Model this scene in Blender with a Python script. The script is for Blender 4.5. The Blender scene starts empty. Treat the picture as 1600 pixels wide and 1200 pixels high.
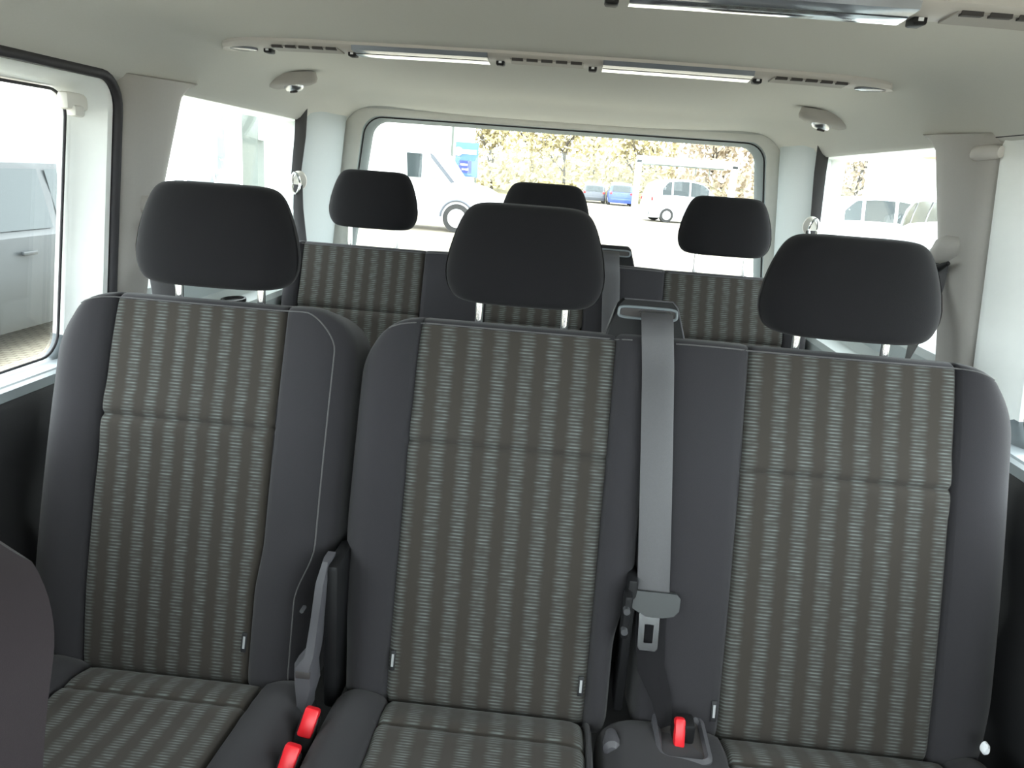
import bpy, bmesh, math, random
from math import sin, cos, pi, radians, sqrt, exp
from mathutils import Vector, Matrix
random.seed(7)
SC = bpy.context.scene
COL = SC.collection
H0 = 1.62            # eye height above the ground; all shapes below are written relative to eye level

# ------------------------------------------------------------------ materials
def newmat(name):
    m = bpy.data.materials.new(name); m.use_nodes = True
    nt = m.node_tree; b = nt.nodes['Principled BSDF']
    return m, nt, b
def N(nt, t, **kw):
    n = nt.nodes.new(t)
    for k, v in kw.items(): setattr(n, k, v)
    return n
def plain(name, col, rough=.6, metal=0, spec=.5, noise=0, nscale=60, bump=0, bscale=400, sheen=0):
    m, nt, b = newmat(name)
    b.inputs['Base Color'].default_value = (*col, 1)
    b.inputs['Roughness'].default_value = rough
    b.inputs['Metallic'].default_value = metal
    b.inputs['Specular IOR Level'].default_value = spec
    if sheen: b.inputs['Sheen Weight'].default_value = sheen
    tc = N(nt, 'ShaderNodeTexCoord')
    nz = N(nt, 'ShaderNodeTexNoise'); nz.inputs['Scale'].default_value = nscale; nz.inputs['Detail'].default_value = 3
    nt.links.new(tc.outputs['Object'], nz.inputs['Vector'])
    mx = N(nt, 'ShaderNodeMix', data_type='RGBA')
    a = max(noise, .02)
    mx.inputs[6].default_value = (*[c*(1-a) for c in col], 1); mx.inputs[7].default_value = (*[min(1, c*(1+a)) for c in col], 1)
    nt.links.new(nz.outputs['Fac'], mx.inputs[0]); nt.links.new(mx.outputs[2], b.inputs['Base Color'])
    if bump:
        n2 = N(nt, 'ShaderNodeTexNoise'); n2.inputs['Scale'].default_value = bscale
        nt.links.new(tc.outputs['Object'], n2.inputs['Vector'])
        bp = N(nt, 'ShaderNodeBump'); bp.inputs['Strength'].default_value = bump; bp.inputs['Distance'].default_value = .001
        nt.links.new(n2.outputs['Fac'], bp.inputs['Height']); nt.links.new(bp.outputs['Normal'], b.inputs['Normal'])
    return m
def mth(nt, op, a, b=None, c=None):
    n = N(nt, 'ShaderNodeMath', operation=op)
    for i, v in enumerate((a, b, c)):
        if v is None: continue
        if isinstance(v, (int, float)): n.inputs[i].default_value = v
        else: nt.links.new(v, n.inputs[i])
    return n.outputs[0]
def fabric_pattern(name='patterned_fabric'):
    # UV: u counts woven columns, v is metres along the panel
    m, nt, b = newmat(name)
    uv = N(nt, 'ShaderNodeUVMap', uv_map='UVMap'); sp = N(nt, 'ShaderNodeSeparateXYZ')
    nt.links.new(uv.outputs[0], sp.inputs[0]); u, v = sp.outputs[0], sp.outputs[1]
    wob = mth(nt, 'MULTIPLY', mth(nt, 'PINGPONG', v, .012), 5.0)          # stepped zigzag of the columns
    uu = mth(nt, 'ADD', u, mth(nt, 'SUBTRACT', wob, .03))
    fr = mth(nt, 'FRACT', mth(nt, 'ADD', uu, .5))
    d = mth(nt, 'ABSOLUTE', mth(nt, 'SUBTRACT', fr, .5))
    colm = N(nt, 'ShaderNodeMapRange', interpolation_type='SMOOTHSTEP')
    nt.links.new(d, colm.inputs['Value']); colm.inputs[1].default_value = .08; colm.inputs[2].default_value = .36
    colm.inputs[3].default_value = 1; colm.inputs[4].default_value = 0
    s = mth(nt, 'SINE', mth(nt, 'MULTIPLY', v, 2*pi/.0052))
    st = N(nt, 'ShaderNodeMapRange', interpolation_type='SMOOTHSTEP'); nt.links.new(s, st.inputs['Value'])
    st.inputs[1].default_value = -.15; st.inputs[2].default_value = .7
    comb = N(nt, 'ShaderNodeCombineXYZ'); nt.links.new(mth(nt, 'MULTIPLY', u, 2.2), comb.inputs[0]); nt.links.new(mth(nt, 'MULTIPLY', v, 95), comb.inputs[1])
    nz = N(nt, 'ShaderNodeTexNoise'); nz.inputs['Scale'].default_value = 1.0; nz.inputs['Detail'].default_value = 1
    nt.links.new(comb.outputs[0], nz.inputs['Vector'])
    mod = N(nt, 'ShaderNodeMapRange'); nt.links.new(nz.outputs['Fac'], mod.inputs['Value'])
    mod.inputs[1].default_value = .3; mod.inputs[2].default_value = .72; mod.inputs[3].default_value = .25; mod.inputs[4].default_value = 1.0
    fac = mth(nt, 'MULTIPLY', mth(nt, 'MULTIPLY', colm.outputs[0], st.outputs[0]), mod.outputs[0])
    # darker ribs between dashes across the column
    fac2 = mth(nt, 'MULTIPLY', colm.outputs[0], .10)
    tot = mth(nt, 'ADD', fac, fac2)
    mx = N(nt, 'ShaderNodeMix', data_type='RGBA'); nt.links.new(tot, mx.inputs[0])
    mx.inputs[6].default_value = (.042, .037, .032, 1); mx.inputs[7].default_value = (.125, .140, .137, 1)
    nt.links.new(mx.outputs[2], b.inputs['Base Color'])
    b.inputs['Roughness'].default_value = .95; b.inputs['Specular IOR Level'].default_value = .15
    b.inputs['Sheen Weight'].default_value = .12
    return m
def glassmat(name, tint, refl=.06):
    m = bpy.data.materials.new(name); m.use_nodes = True; nt = m.node_tree
    for n in list(nt.nodes): nt.nodes.remove(n)
    out = N(nt, 'ShaderNodeOutputMaterial'); mix = N(nt, 'ShaderNodeMixShader')
    tr = N(nt, 'ShaderNodeBsdfTransparent'); gl = N(nt, 'ShaderNodeBsdfGlossy')
    geo = N(nt, 'ShaderNodeNewGeometry'); dp = N(nt, 'ShaderNodeVectorMath', operation='DOT_PRODUCT')
    nt.links.new(geo.outputs['Normal'], dp.inputs[0]); nt.links.new(geo.outputs['Incoming'], dp.inputs[1])
    fac = mth(nt, 'ADD', mth(nt, 'MULTIPLY', mth(nt, 'POWER', mth(nt, 'SUBTRACT', 1.0, mth(nt, 'ABSOLUTE', dp.outputs['Value'])), 5.0), .5), .02)
    tr.inputs[0].default_value = (*tint, 1); gl.inputs['Roughness'].default_value = .02
    nt.links.new(fac, mix.inputs[0]); nt.links.new(tr.outputs[0], mix.inputs[1]); nt.links.new(gl.outputs[0], mix.inputs[2])
    nt.links.new(mix.outputs[0], out.inputs[0]); return m
M = {}
M['fabric'] = plain('plain_seat_fabric', (.031, .0295, .033), .95, spec=.12, noise=.10, nscale=900, bump=.25, bscale=1500, sheen=.12)
M['headrest'] = plain('headrest_fabric_shaded', (.012, .0115, .013), .95, spec=.12, noise=.10, nscale=900, bump=.25, bscale=1500, sheen=.08)  # seat cloth darkened: the backlit shade of the headrests is in the colour
M['front'] = plain('front_seat_fabric', (.030, .023, .026), .95, spec=.1, noise=.1, nscale=900, bump=.25, bscale=1500, sheen=.1)
M['pattern'] = fabric_pattern()
M['piping'] = plain('seam_piping', (.095, .093, .095), .8, noise=.25, nscale=500)
M['ceiling'] = plain('headliner_cloth', (.61, .605, .57), .95, spec=.1, noise=.03, nscale=300, bump=.15, bscale=900)
M['trim'] = plain('grey_pillar_plastic', (.37, .35, .325), .55, noise=.03, nscale=200, bump=.1, bscale=700)
M['ctrim'] = plain('cool_grey_plastic', (.41, .455, .46), .5, noise=.03, nscale=200, bump=.08, bscale=700)
M['ltrim'] = plain('light_tailgate_plastic', (.75, .73, .68), .5, noise=.03)
M['white'] = plain('white_painted_metal', (.90, .92, .90), .3, noise=.01)
M['sill'] = plain('window_sill_plastic', (.17, .195, .21), .4, noise=.04)
M['black'] = plain('black_plastic', (.010, .010, .011), .5, spec=.25, noise=.1)
M['dark'] = plain('dark_door_panel', (.022, .022, .024), .6, noise=.1, bump=.2, bscale=700)
M['rubber'] = plain('black_rubber', (.02, .018, .022), .6, noise=.1)
M['chrome'] = plain('chrome', (.85, .86, .87), .12, metal=1)
M['steel'] = plain('bright_steel', (.62, .63, .65), .3, metal=1)
M['belt'] = plain('belt_webbing', (.062, .061, .066), .45, spec=.5, noise=.08, nscale=300, bump=.2, bscale=1200)
M['red'] = plain('red_plastic', (.75, .015, .025), .35, noise=.02)
M['greyplastic'] = plain('mid_grey_plastic', (.075, .073, .082), .5, noise=.05)
M['dgrey'] = plain('dark_grey_plastic', (.032, .036, .037), .45)
M['beige'] = plain('beige_vent_plastic', (.56, .53, .50), .5, noise=.03)
M['slot'] = plain('vent_slot_dark', (.05, .045, .045), .7)
M['lens'] = plain('smoked_lamp_lens', (.20, .22, .26), .12, spec=.9, noise=.15, nscale=25)
M['lensedge'] = plain('mirror_lens_edge', (.95, .96, .97), .10, metal=1)  # mirror metal puts the rear window's reflection on the plastic edge
M['carpet'] = plain('floor_mat', (.03, .03, .032), .95, noise=.2)
M['tag'] = plain('tag_black', (.008, .008, .01), .6)
M['tagtext'] = plain('tag_grey', (.36, .37, .38), .6)
M['glass'] = glassmat('window_glass', (.93, .96, .95))
M['carglass'] = plain('car_glass', (.035, .045, .048), .10, spec=.3)
M['tyre'] = plain('tyre', (.03, .03, .03), .8)
M['rim'] = plain('rim', (.55, .55, .56), .35, metal=.6)
M['greycar'] = plain('grey_car_paint', (.04, .045, .048), .35, spec=.4)
M['whitecar'] = plain('white_car_paint', (.82, .83, .84), .35)
M['bluecar'] = plain('blue_car_paint', (.05, .09, .32), .3)
M['darkcar'] = plain('dark_car_paint', (.09, .10, .12), .3)
M['silvercar'] = plain('silver_car_paint', (.50, .53, .56), .3)
M['building'] = plain('white_cladding', (.86, .86, .85), .7, noise=.02, nscale=.6)
M['bglass'] = plain('building_glass', (.20, .235, .23), .2)
M['column'] = plain('facade_column', (.11, .125, .11), .7)
M['signblue'] = plain('sign_light_blue', (.055, .13, .34), .5)
M['signnavy'] = plain('sign_navy', (.02, .035, .20), .5)
M['signwhite'] = plain('sign_white', (.85, .87, .9), .5)
M['bark'] = plain('bark', (.11, .095, .08), .9, noise=.3, nscale=8)
M['leaf'] = plain('spring_foliage', (.46, .40, .23), .9, noise=.3, nscale=3)
M['leaf2'] = plain('dry_foliage', (.45, .37, .27), .9, noise=.3, nscale=3)
M['bank'] = plain('pale_grass_bank', (.22, .20, .11), .95, noise=.3, nscale=.8)
M['yellow'] = plain('yellow_plate', (.8, .55, .05), .5)
M['redsign'] = plain('red_fascia', (.75, .16, .10), .5)
M['winered'] = plain('tail_lamp', (.45, .03, .03), .3)
# cobbled ground
m, nt, b = newmat('cobbles'); M['ground'] = m
tc = N(nt, 'ShaderNodeTexCoord'); br = N(nt, 'ShaderNodeTexBrick'); br.inputs['Scale'].default_value = 5
br.inputs['Color1'].default_value = (.33, .29, .22, 1); br.inputs['Color2'].default_value = (.40, .36, .28, 1); br.inputs['Mortar'].default_value = (.20, .17, .13, 1)
br.inputs['Mortar Size'].default_value = .03
nz = N(nt, 'ShaderNodeTexNoise'); nz.inputs['Scale'].default_value = 1.5; nz.inputs['Detail'].default_value = 6
mx = N(nt, 'ShaderNodeMix', data_type='RGBA', blend_type='MULTIPLY'); mx.inputs[0].default_value = .5
nt.links.new(tc.outputs['Object'], br.inputs['Vector']); nt.links.new(tc.outputs['Object'], nz.inputs['Vector'])
nt.links.new(br.outputs['Color'], mx.inputs[6]); nt.links.new(nz.outputs['Fac'], mx.inputs[7]); nt.links.new(mx.outputs[2], b.inputs['Base Color'])
b.inputs['Roughness'].default_value = .85

# ------------------------------------------------------------------ mesh collector
class MB:
    def __init__(s): s.v = []; s.f = []; s.mi = []
    def add(s, v, f, mi=0):
        o = len(s.v); s.v += [tuple(p) for p in v]; s.f += [tuple(i+o for i in q) for q in f]; s.mi += [mi]*len(f); return s
    def box(s, c, d, bev=0, rot=None, mi=0, seg=2):
        bm = bmesh.new(); bmesh.ops.create_cube(bm, size=1)
        for p in bm.verts: p.co = Vector((p.co.x*d[0], p.co.y*d[1], p.co.z*d[2]))
        if bev: bmesh.ops.bevel(bm, geom=bm.edges[:], offset=min(bev, min(d)*.49), segments=seg, profile=.5, affect='EDGES')
        R = rot or Matrix.Identity(3)
        bm.verts.index_update()
        v = [R @ p.co + Vector(c) for p in bm.verts]; f = [[q.index for q in g.verts] for g in bm.faces]; bm.free()
        return s.add(v, f, mi)
    def tube(s, path, r, n=10, closed=False, mi=0, caps=True, flat=1.0):
        path = [Vector(p) for p in path]; L = len(path); v = []; f = []
        up = None
        for i, p in enumerate(path):
            a = path[(i-1) % L] if (closed or i > 0) else p; b_ = path[(i+1) % L] if (closed or i < L-1) else p
            t = (b_-a).normalized()
            if up is None:
                up = Vector((0, 0, 1)) if abs(t.z) < .9 else Vector((1, 0, 0))
            x = t.cross(up).normalized(); up = x.cross(t).normalized()
            rr = r[i] if isinstance(r, (list, tuple)) else r
            for k in range(n):
                a_ = 2*pi*k/n; v.append(p + x*cos(a_)*rr + up*sin(a_)*rr*flat)
        for i in range(L if closed else L-1):
            for k in range(n):
                f.append((i*n+k, i*n+(k+1) % n, ((i+1) % L)*n+(k+1) % n, ((i+1) % L)*n+k))
        if caps and not closed: f.append(tuple(range(n))[::-1]); f.append(tuple((L-1)*n+k for k in range(n)))
        return s.add(v, f, mi)
    def cyl(s, a, b, r, n=16, mi=0, r2=None):
        return s.tube([a, b], [r, r if r2 is None else r2], n, mi=mi)
    def loft(s, loops, closed=True, cap0=False, cap1=False, mi=0):
        n = len(loops[0]); v = [p for l in loops for p in l]; f = []
        for i in range(len(loops)-1):
            for k in range(n if closed else n-1):
                f.append((i*n+k, i*n+(k+1) % n, (i+1)*n+(k+1) % n, (i+1)*n+k))
        if cap0: f.append(tuple(range(n))[::-1])
        if cap1: f.append(tuple((len(loops)-1)*n+k for k in range(n)))
        return s.add(v, f, mi)
    def ribbon(s, path, w, t, wd=(1, 0, 0), mi=0):
        # flat webbing along a path; wd = width direction (vector or list of vectors)
        loops = []; L = len(path); path = [Vector(p) for p in path]
        for i, p in enumerate(path):
            tg = (path[min(i+1, L-1)]-path[max(i-1, 0)]).normalized()
            d = Vector(wd[i] if isinstance(wd, list) else wd).normalized()
            ww = w[i] if isinstance(w, list) else w
            d = (d - tg*d.dot(tg)).normalized(); nn = tg.cross(d).normalized()
            h = ww/2; e = min(.0015, h*.3)
            loops.append([p-d*h, p-d*(h-e)+nn*t/2, p+d*(h-e)+nn*t/2, p+d*h, p+d*(h-e)-nn*t/2, p-d*(h-e)-nn*t/2])
        return s.loft(loops, True, True, True, mi)
def root_of(o):
    while o.parent: o = o.parent
    return o
def mk(name, mb, mats, parent=None, sharp=40, uv=None, label=None):
    me = bpy.data.meshes.new(name)
    if parent is not None:
        org = Vector(root_of(parent)['_org'])
    else:
        xs, ys, zs = zip(*[(p[0], p[1], p[2]) for p in mb.v])
        org = Vector(((min(xs)+max(xs))/2, (min(ys)+max(ys))/2, min(zs)))
    me.from_pydata([tuple(Vector(p)-org) for p in mb.v], [], mb.f)
    if not isinstance(mats, (list, tuple)): mats = [mats]
    for m_ in mats: me.materials.append(m_)
    for p, i in zip(me.polygons, mb.mi): p.material_index = i; p.use_smooth = True
    bm = bmesh.new(); bm.from_mesh(me); bmesh.ops.recalc_face_normals(bm, faces=bm.faces[:]); bm.to_mesh(me); bm.free()
    if uv is not None:
        lay = me.uv_layers.new(name='UVMap')
        for lp in me.loops: lay.data[lp.index].uv = uv[lp.vertex_index]
    me.set_sharp_from_angle(angle=radians(sharp))
    o = bpy.data.objects.new(name, me); COL.objects.link(o)
    if parent is not None: o.parent = parent
    else: o.location = org; o['_org'] = tuple(org)
    if label: o['label'] = label
    return o
def thing(name, org, label, cat, group=None):
    o = bpy.data.objects.new(name, None); o.empty_display_size = .05; COL.objects.link(o)
    o.location = org; o['_org'] = tuple(org); o['label'] = label; o['category'] = cat
    if group: o['group'] = group
    return o
def tag(o, label, cat, group=None):
    o['label'] = label; o['category'] = cat
    if group: o['group'] = group
    return o
def struct(o): o['kind'] = 'structure'; return o
def structroot(name, org):
    o = bpy.data.objects.new(name, None); COL.objects.link(o); o.location = org; o['_org'] = tuple(org); o['kind'] = 'structure'; return o

# ------------------------------------------------------------------ padded seat surfaces
def smooth(t): t = max(0, min(1, t)); return t*t*(3-2*t)
class Pad:
    """cushioned slab: local x across, w along, d out of the face"""
    def __init__(s, O, aw, ad, x0, x1, w0, w1, r=(.03, .03, .06, .06), R=(.04, .04, .03, .03), Rd=.03, panels=(), seams=(), bol=.014, thick=.08, shift=None, swell=.010, pw=None, pipe=.027, sides=(0, 1, 0)):
        s.O = Vector(O); s.aw = Vector(aw).normalized(); s.ad = Vector(ad).normalized()
        s.x0, s.x1, s.w0, s.w1, s.r, s.R, s.Rd = x0, x1, w0, w1, r, R, Rd
        s.panels, s.seams, s.bol, s.thick, s.shift, s.swell = panels, seams, bol, thick, shift, swell
        s.pw = pw or (w0, w1); s.pipe = pipe; s.sides = sides
    def L(s, x, w, d): return Vector((x, 0, 0)) + s.O + s.aw*w + s.ad*d
    def corner(s, x, w):
        for (cx, cw, rr, sx, sw) in ((s.x0, s.w0, s.r[0], 1, 1), (s.x1, s.w0, s.r[1], -1, 1), (s.x0, s.w1, s.r[2], 1, -1), (s.x1, s.w1, s.r[3], -1, -1)):
            a = ((cx + sx*rr) - x)*sx/rr; b = ((cw + sw*rr) - w)*sw/rr
            if a > 0 and b > 0:
                a2 = a*sqrt(max(0, 1-b*b/2)); b2 = b*sqrt(max(0, 1-a*a/2))
                return cx + sx*rr*(1-a2), cw + sw*rr*(1-b2)
        return x, w
    def S(s, x, w, lift=0):
        qa = max(1-(x-s.x0)/s.R[0], 1-(s.x1-x)/s.R[1], 0); qb = max(1-(w-s.w0)/s.R[2], 1-(s.w1-w)/s.R[3], 0)
        q2 = min(1, qa*qa+qb*qb-qa*qa*qb*qb)
        d = -s.Rd*(1-sqrt(max(0, 1-q2)))
        t = (w-s.w0)/(s.w1-s.w0); d += s.swell*sin(pi*max(0, min(1, t)))
        inpan = False
        for (a, b) in s.panels:
            if a-1e-6 <= x <= b+1e-6: inpan = True
        if s.panels:
            if not inpan:
                la = max([s.x0]+[b for a, b in s.panels if b <= x]); lb = min([s.x1]+[a for a, b in s.panels if a >= x])
                k = (x-la)/max(1e-6, lb-la); d += s.bol*sin(pi*k)**.7 if 0 < k < 1 else 0
            for (a, b) in s.panels:
                for e in (a, b):
                    if s.x0+.01 < e < s.x1-.01: d -= .0065*exp(-((x-e)/.0035)**2)
                if inpan:
                    for sw in s.seams:
                        if a <= x <= b: d += -.0055*exp(-((w-sw)/.004)**2) + .004*exp(-((abs(w-sw)-.02)/.02)**2)
        X, W = s.corner(x, w)
        if s.shift: X = s.shift(X, W)
        return s.L(X, W, d+lift)
    def lines(s, lo, hi, step, extra):
        n = max(2, int(round((hi-lo)/step))); L = [lo+(hi-lo)*i/n for i in range(n+1)]
        for e in extra:
            for k in (-.007, -.0035, 0, .0035, .007):
                if lo < e+k < hi: L.append(e+k)
        for k in (.002, .005, .009):
            L += [lo+k, hi-k]
        L = sorted(set(round(v, 5) for v in L)); out = [L[0]]
        keep = set(round(e, 5) for e in extra) | {round(hi, 5)}
        for v in L[1:]:
            if v-out[-1] < .0015:
                if v in keep: out[-1] = v
                continue
            out.append(v)
        return out
    def build(s, parent, name, mat, fab, pitch=.04, phase=.008, pipemat=None, backmat=None):
        ex = [e for p in s.panels for e in p]
        xs = s.lines(s.x0, s.x1, .011, ex); ws = s.lines(s.w0, s.w1, .013, list(s.seams)+[s.pw[0], s.pw[1]])
        nx, nw = len(xs), len(ws); body = MB(); pans = [MB() for _ in s.panels]; puv = [[] for _ in s.panels]
        V = [[s.S(x, w) for x in xs] for w in ws]
        bv = [V[j][i] for j in range(nw) for i in range(nx)]; bf = []
        pf = [[] for _ in s.panels]
        for j in range(nw-1):
            for i in range(nx-1):
                q = (j*nx+i, j*nx+i+1, (j+1)*nx+i+1, (j+1)*nx+i); xm = (xs[i]+xs[i+1])/2; wm = (ws[j]+ws[j+1])/2; k = None
                for pi_, (a, b) in enumerate(s.panels):
                    if a < xm < b and s.pw[0] < wm < s.pw[1]: k = pi_
                (bf if k is None else pf[k]).append(q)
        # rim and back
        loop = [i for i in range(nx)] + [j*nx+nx-1 for j in range(1, nw)] + [(nw-1)*nx+i for i in range(nx-2, -1, -1)] + [j*nx for j in range(nw-2, 0, -1)]
        o = len(bv); back = [bv[i]-s.ad*s.thick for i in loop]; mid = [bv[i]-s.ad*s.thick*.5 for i in loop]
        bv += mid + back; n = len(loop)
        for k in range(n):
            k2 = (k+1) % n
            bf.append((loop[k], loop[k2], o+k2, o+k)); bf.append((o+k, o+k2, o+n+k2, o+n+k))
        bf.append(tuple(o+n+k for k in range(n)))
        used = sorted({i for f in bf for i in f}); mp = {g: l for l, g in enumerate(used)}
        body.add([bv[i] for i in used], [tuple(mp[i] for i in f) for f in bf])
        ob = mk(name, body, mat, parent, sharp=60)
        for k, (a, b) in enumerate(s.panels):
            used = sorted({i for f in pf[k] for i in f}); mp = {g: l for l, g in enumerate(used)}
            mb = MB().add([bv[i] for i in used], [tuple(mp[i] for i in f) for f in pf[k]])
            uv = [((xs[i % nx]-a-phase)/pitch, ws[i//nx]) for i in used]
            mk('fabric_panel', mb, fab, ob, sharp=80, uv=uv)
        if pipemat:
            p = s.pipe; pt = .012; pts = []
            lo = s.w0+.02
            if s.sides[0]:
                k = lo
                while k < s.w1-pt-.055: pts.append((s.x0+p, k)); k += .012
            rc_ = .055
            if s.sides[0]: pts += [(s.x0+p+rc_-cos(q)*rc_, s.w1-pt-rc_+sin(q)*rc_) for q in [pi/2*i/10 for i in range(1, 10)]]
            k = s.x0+p+(rc_ if s.sides[0] else 0)
            while k < s.x1-p-(rc_ if s.sides[2] else 0): pts.append((k, s.w1-pt)); k += .012
            if s.sides[2]:
                pts += [(s.x1-p-rc_+sin(q)*rc_, s.w1-pt-rc_+cos(q)*rc_) for q in [pi/2*i/10 for i in range(0, 11)]]
                k = s.w1-pt-rc_-.006
                while k > lo: pts.append((s.x1-p, k)); k -= .012
            mk('piping', MB().tube([s.S(x, w, .0004) for x, w in pts], .0012, 6), pipemat, ob, sharp=80)
        return ob
    def tagpatch(s, parent, x, w, wd=.008, h=.030):
        mb = MB(); c = s.S(x, w, .003)
        R = Matrix((Vector((1, 0, 0)), s.aw, s.ad)).transposed()
        o = mk('care_tag', MB().box(c, (wd, h, .002), .0005, R), M['tag'], parent, label='small black tag with pale grey print')
        mk('tag_print', MB().box(c+s.ad*.0012, (wd*.42, h*.62, .0006), 0, R), M['tagtext'], o)

def headrest(parent, cx, cy, z0, z1, hw=.125, hd=.052, post=.067, seat_z=-.235, guide=True, mat=None, lean=.10):
    mb = MB(); nu, nv = 56, 36; loops = []
    zc = (z0+z1)/2; hz = (z1-z0)/2
    def sg(v, e): return math.copysign(abs(v)**e, v)
    for j in range(nv+1):
        ph = -pi/2+pi*j/nv; cz = sg(sin(ph), .60 if ph > 0 else .48); cr = abs(cos(ph))**(.25 if ph > 0 else .19)
        up = (cz+1)/2
        taper = 1 - .16*smooth((up-.3)/.7) - .03*smooth((.25-up)/.25)
        lp = []
        for i in range(nu):
            a = 2*pi*i/nu
            x = sg(cos(a), .46)*cr*hw*taper; y = sg(sin(a), .75)*cr*hd*(1-.25*up)
            y += -.012*(x/hw)**2*(-1 if y < 0 else .4)*cr
            lp.append(Vector((cx+x, cy+y+lean*(zc+cz*hz-z0), zc+cz*hz)))
        loops.append(lp)
    mb.loft(loops, True, True, True)
    o = mk('headrest', mb, mat or M['headrest'], parent, sharp=80)
    # seam over the crown
    pts = []
    for i in range(25):
        t = -1+2*i/24; x = t*hw*.80*.92
        pts.append(Vector((cx+x, cy-hd*.42+lean*2*hz*.9, z1-.008-.030*abs(t)**5)))
    for sx in (-1, 1):
        px = cx+sx*post
        mk('post', MB().cyl((px, cy+.008, seat_z-.02), (px, cy+.012, z0+.03), .0062, 14), M['chrome'], o, label='chrome post')
        if guide:
            g = MB(); g.loft([[Vector((px+cos(a)*rx, cy+.009+sin(a)*ry, seat_z+zz)) for a in [2*pi*k/24 for k in range(24)]] for rx, ry, zz in ((.023, .016, -.006), (.023, .016, .006), (.019, .012, .010), (.008, .008, .012))], True, True, True)
            mk('post_guide', g, M['black'], parent)
    return o

def belt_bezel(parent, x0, x1, pad, wb=.60, wt=.662):
    # trapezoid shoulder housing with a slot, standing on the seat back
    mb = MB(); xm = (x0+x1)/2
    def ring(d, g):
        b = .5*(x1-x0)-g; t = b-.016
        P = [(xm-b, wb-.02), (xm+b, wb-.02), (xm+b, wb+.005), (xm+t+.002, wt-.008-g), (xm+t-.006, wt-g), (xm-t+.006, wt-g), (xm-t-.002, wt-.008-g), (xm-b, wb+.005)]
        return [pad.L(x, w, d) for x, w in P]
    mb.loft([ring(-.085, .004), ring(-.085, 0), ring(-.014, 0), ring(-.010, .003)], True, True, True)
    o = mk('belt_housing', mb, M['black'], parent, sharp=30)
    wc = wt-.022; h = .0085; l = .044; pts = []
    for k in range(40):
        a = 2*pi*k/40; pts.append(pad.L(xm+math.copysign(abs(cos(a))**.3, cos(a))*l, wc+math.copysign(abs(sin(a))**.45, sin(a))*h, -.0085))
    mk('slot_frame', MB().tube(pts, .0022, 8, True), M['sill'], o, label='rounded slot frame with its highlight painted in grey')  # lighter grey paints in the highlight on the frame
    mk('slot', MB().box(pad.L(xm, wc, -.0095), (l*2-.006, .012, .002), 0, Matrix((Vector((1, 0, 0)), pad.aw, pad.ad)).transposed()), M['slot'], o)
    e = MB().tube([pad.L(xm+(x1-x0)/2-.001, wb, -.010), pad.L(xm+(x1-x0)/2-.016, wt-.010, -.010), pad.L(xm+(x1-x0)/2-.024, wt-.0015, -.011), pad.L(x0+.024, wt-.0015, -.011)], .0012, 6)
    mk('edge_strip', e, M['greyplastic'], o)
    return o
def buckle(parent, p, tilt=0.0, s=1.0):
    R = Matrix.Rotation(tilt, 3, 'Y') @ Matrix.Rotation(radians(-30), 3, 'X'); p = Vector(p)
    o = mk('buckle', MB().box(p, (.034*s, .022, .062), .006, R), M['black'], parent)
    mk('release_button', MB().box(p+R @ Vector((0, -.006, .020)), (.026*s, .020, .040), .004, R), M['red'], o, label='red release button')
    mk('stalk', MB().tube([p+R @ Vector((0, 0, -.028)), p+R @ Vector((0, .01, -.10)), p+Vector((0, .03, -.16))], [.008, .007, .006], 8), M['black'], o)

AW = (0, .17, .58); AD = (0, -.58, .17)
def cushion_pad(x0, x1, panels, y_back=1.0, z=-.775, seams=(.085,), **kw):
    return Pad((0, y_back, z), (0, -1, .05), (0, .05, 1), x0, x1, 0, .50, r=(.03, .03, .05, .05), R=(.045, .045, .04, .06), Rd=.035, panels=panels, seams=seams, bol=.016, thick=.12, swell=.012, **kw)
def seat_base(parent, x0, x1, y0, y1, zt=-.90):
    mk('seat_base', MB().box(((x0+x1)/2, (y0+y1)/2+.03, (zt-1.085)/2), (x1-x0-.08, y1-y0-.10, abs(zt+1.085)), .015), M['dark'], parent)
    for sx in (x0+.06, x1-.06):
        mk('floor_rail', MB().box((sx, (y0+y1)/2, -1.089), (.04, y1-y0+.05, .018), .003), M['steel'], parent)

# ---- left single seat
S1 = thing('passenger_seat', (-.49, .95, -1.10), 'single seat with striped woven centre panel on the left beside the sliding door', 'seat')
def sh1(x, w):
    k = smooth((.245-w)/.09)
    if x > -.40: x -= .030*k*((x+.40)/.15)
    k2 = smooth((.16-w)/.16)
    if x < -.62: x += .030*k2*((-.62-x)/.11)
    return x
B1 = Pad((0, .98, -.80), AW, AD, -.73, -.25, 0, .608, sides=(0, 1, 1), r=(.10, .03, .11, .075), R=(.05, .045, .04, .016), Rd=.034, panels=[(-.636, -.361)], seams=[.413], thick=.085, shift=sh1, pw=(0, .594))
b1 = B1.build(S1, 'backrest', M['fabric'], M['pattern'], .0352, .008, M['piping'])
B1.tagpatch(b1, -.369, .085)
C1 = cushion_pad(-.705, -.252, [(-.615, -.338)])
C1.build(S1, 'cushion', M['fabric'], M['pattern'], .0352)
headrest(S1, -.482, 1.172, -.200, -.045, hw=.131, seat_z=-.240)
seat_base(S1, -.70, -.26, .50, 1.0)
lv = MB()
lv.loft([[Vector((x+dx, y, z)) for dx, y in ((-w, Y), (-w*.7, Y-.012), (w*.7, Y-.012), (w, Y), (w, Y+.02), (-w, Y+.02))] for x, Y, z, w in
    ((-.244, .99, -.555, .006), (-.248, .975, -.585, .008), (-.252, .965, -.64, .008), (-.256, .955, -.69, .009), (-.263, .945, -.705, .015), (-.262, .945, -.735, .016), (-.262, .94, -.76, .010), (-.263, .94, -.775, .010))], True, True, True)
lev = mk('tilt_lever', lv, M['greyplastic'], S1, label='grey plastic fold lever on the inner side')
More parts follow.
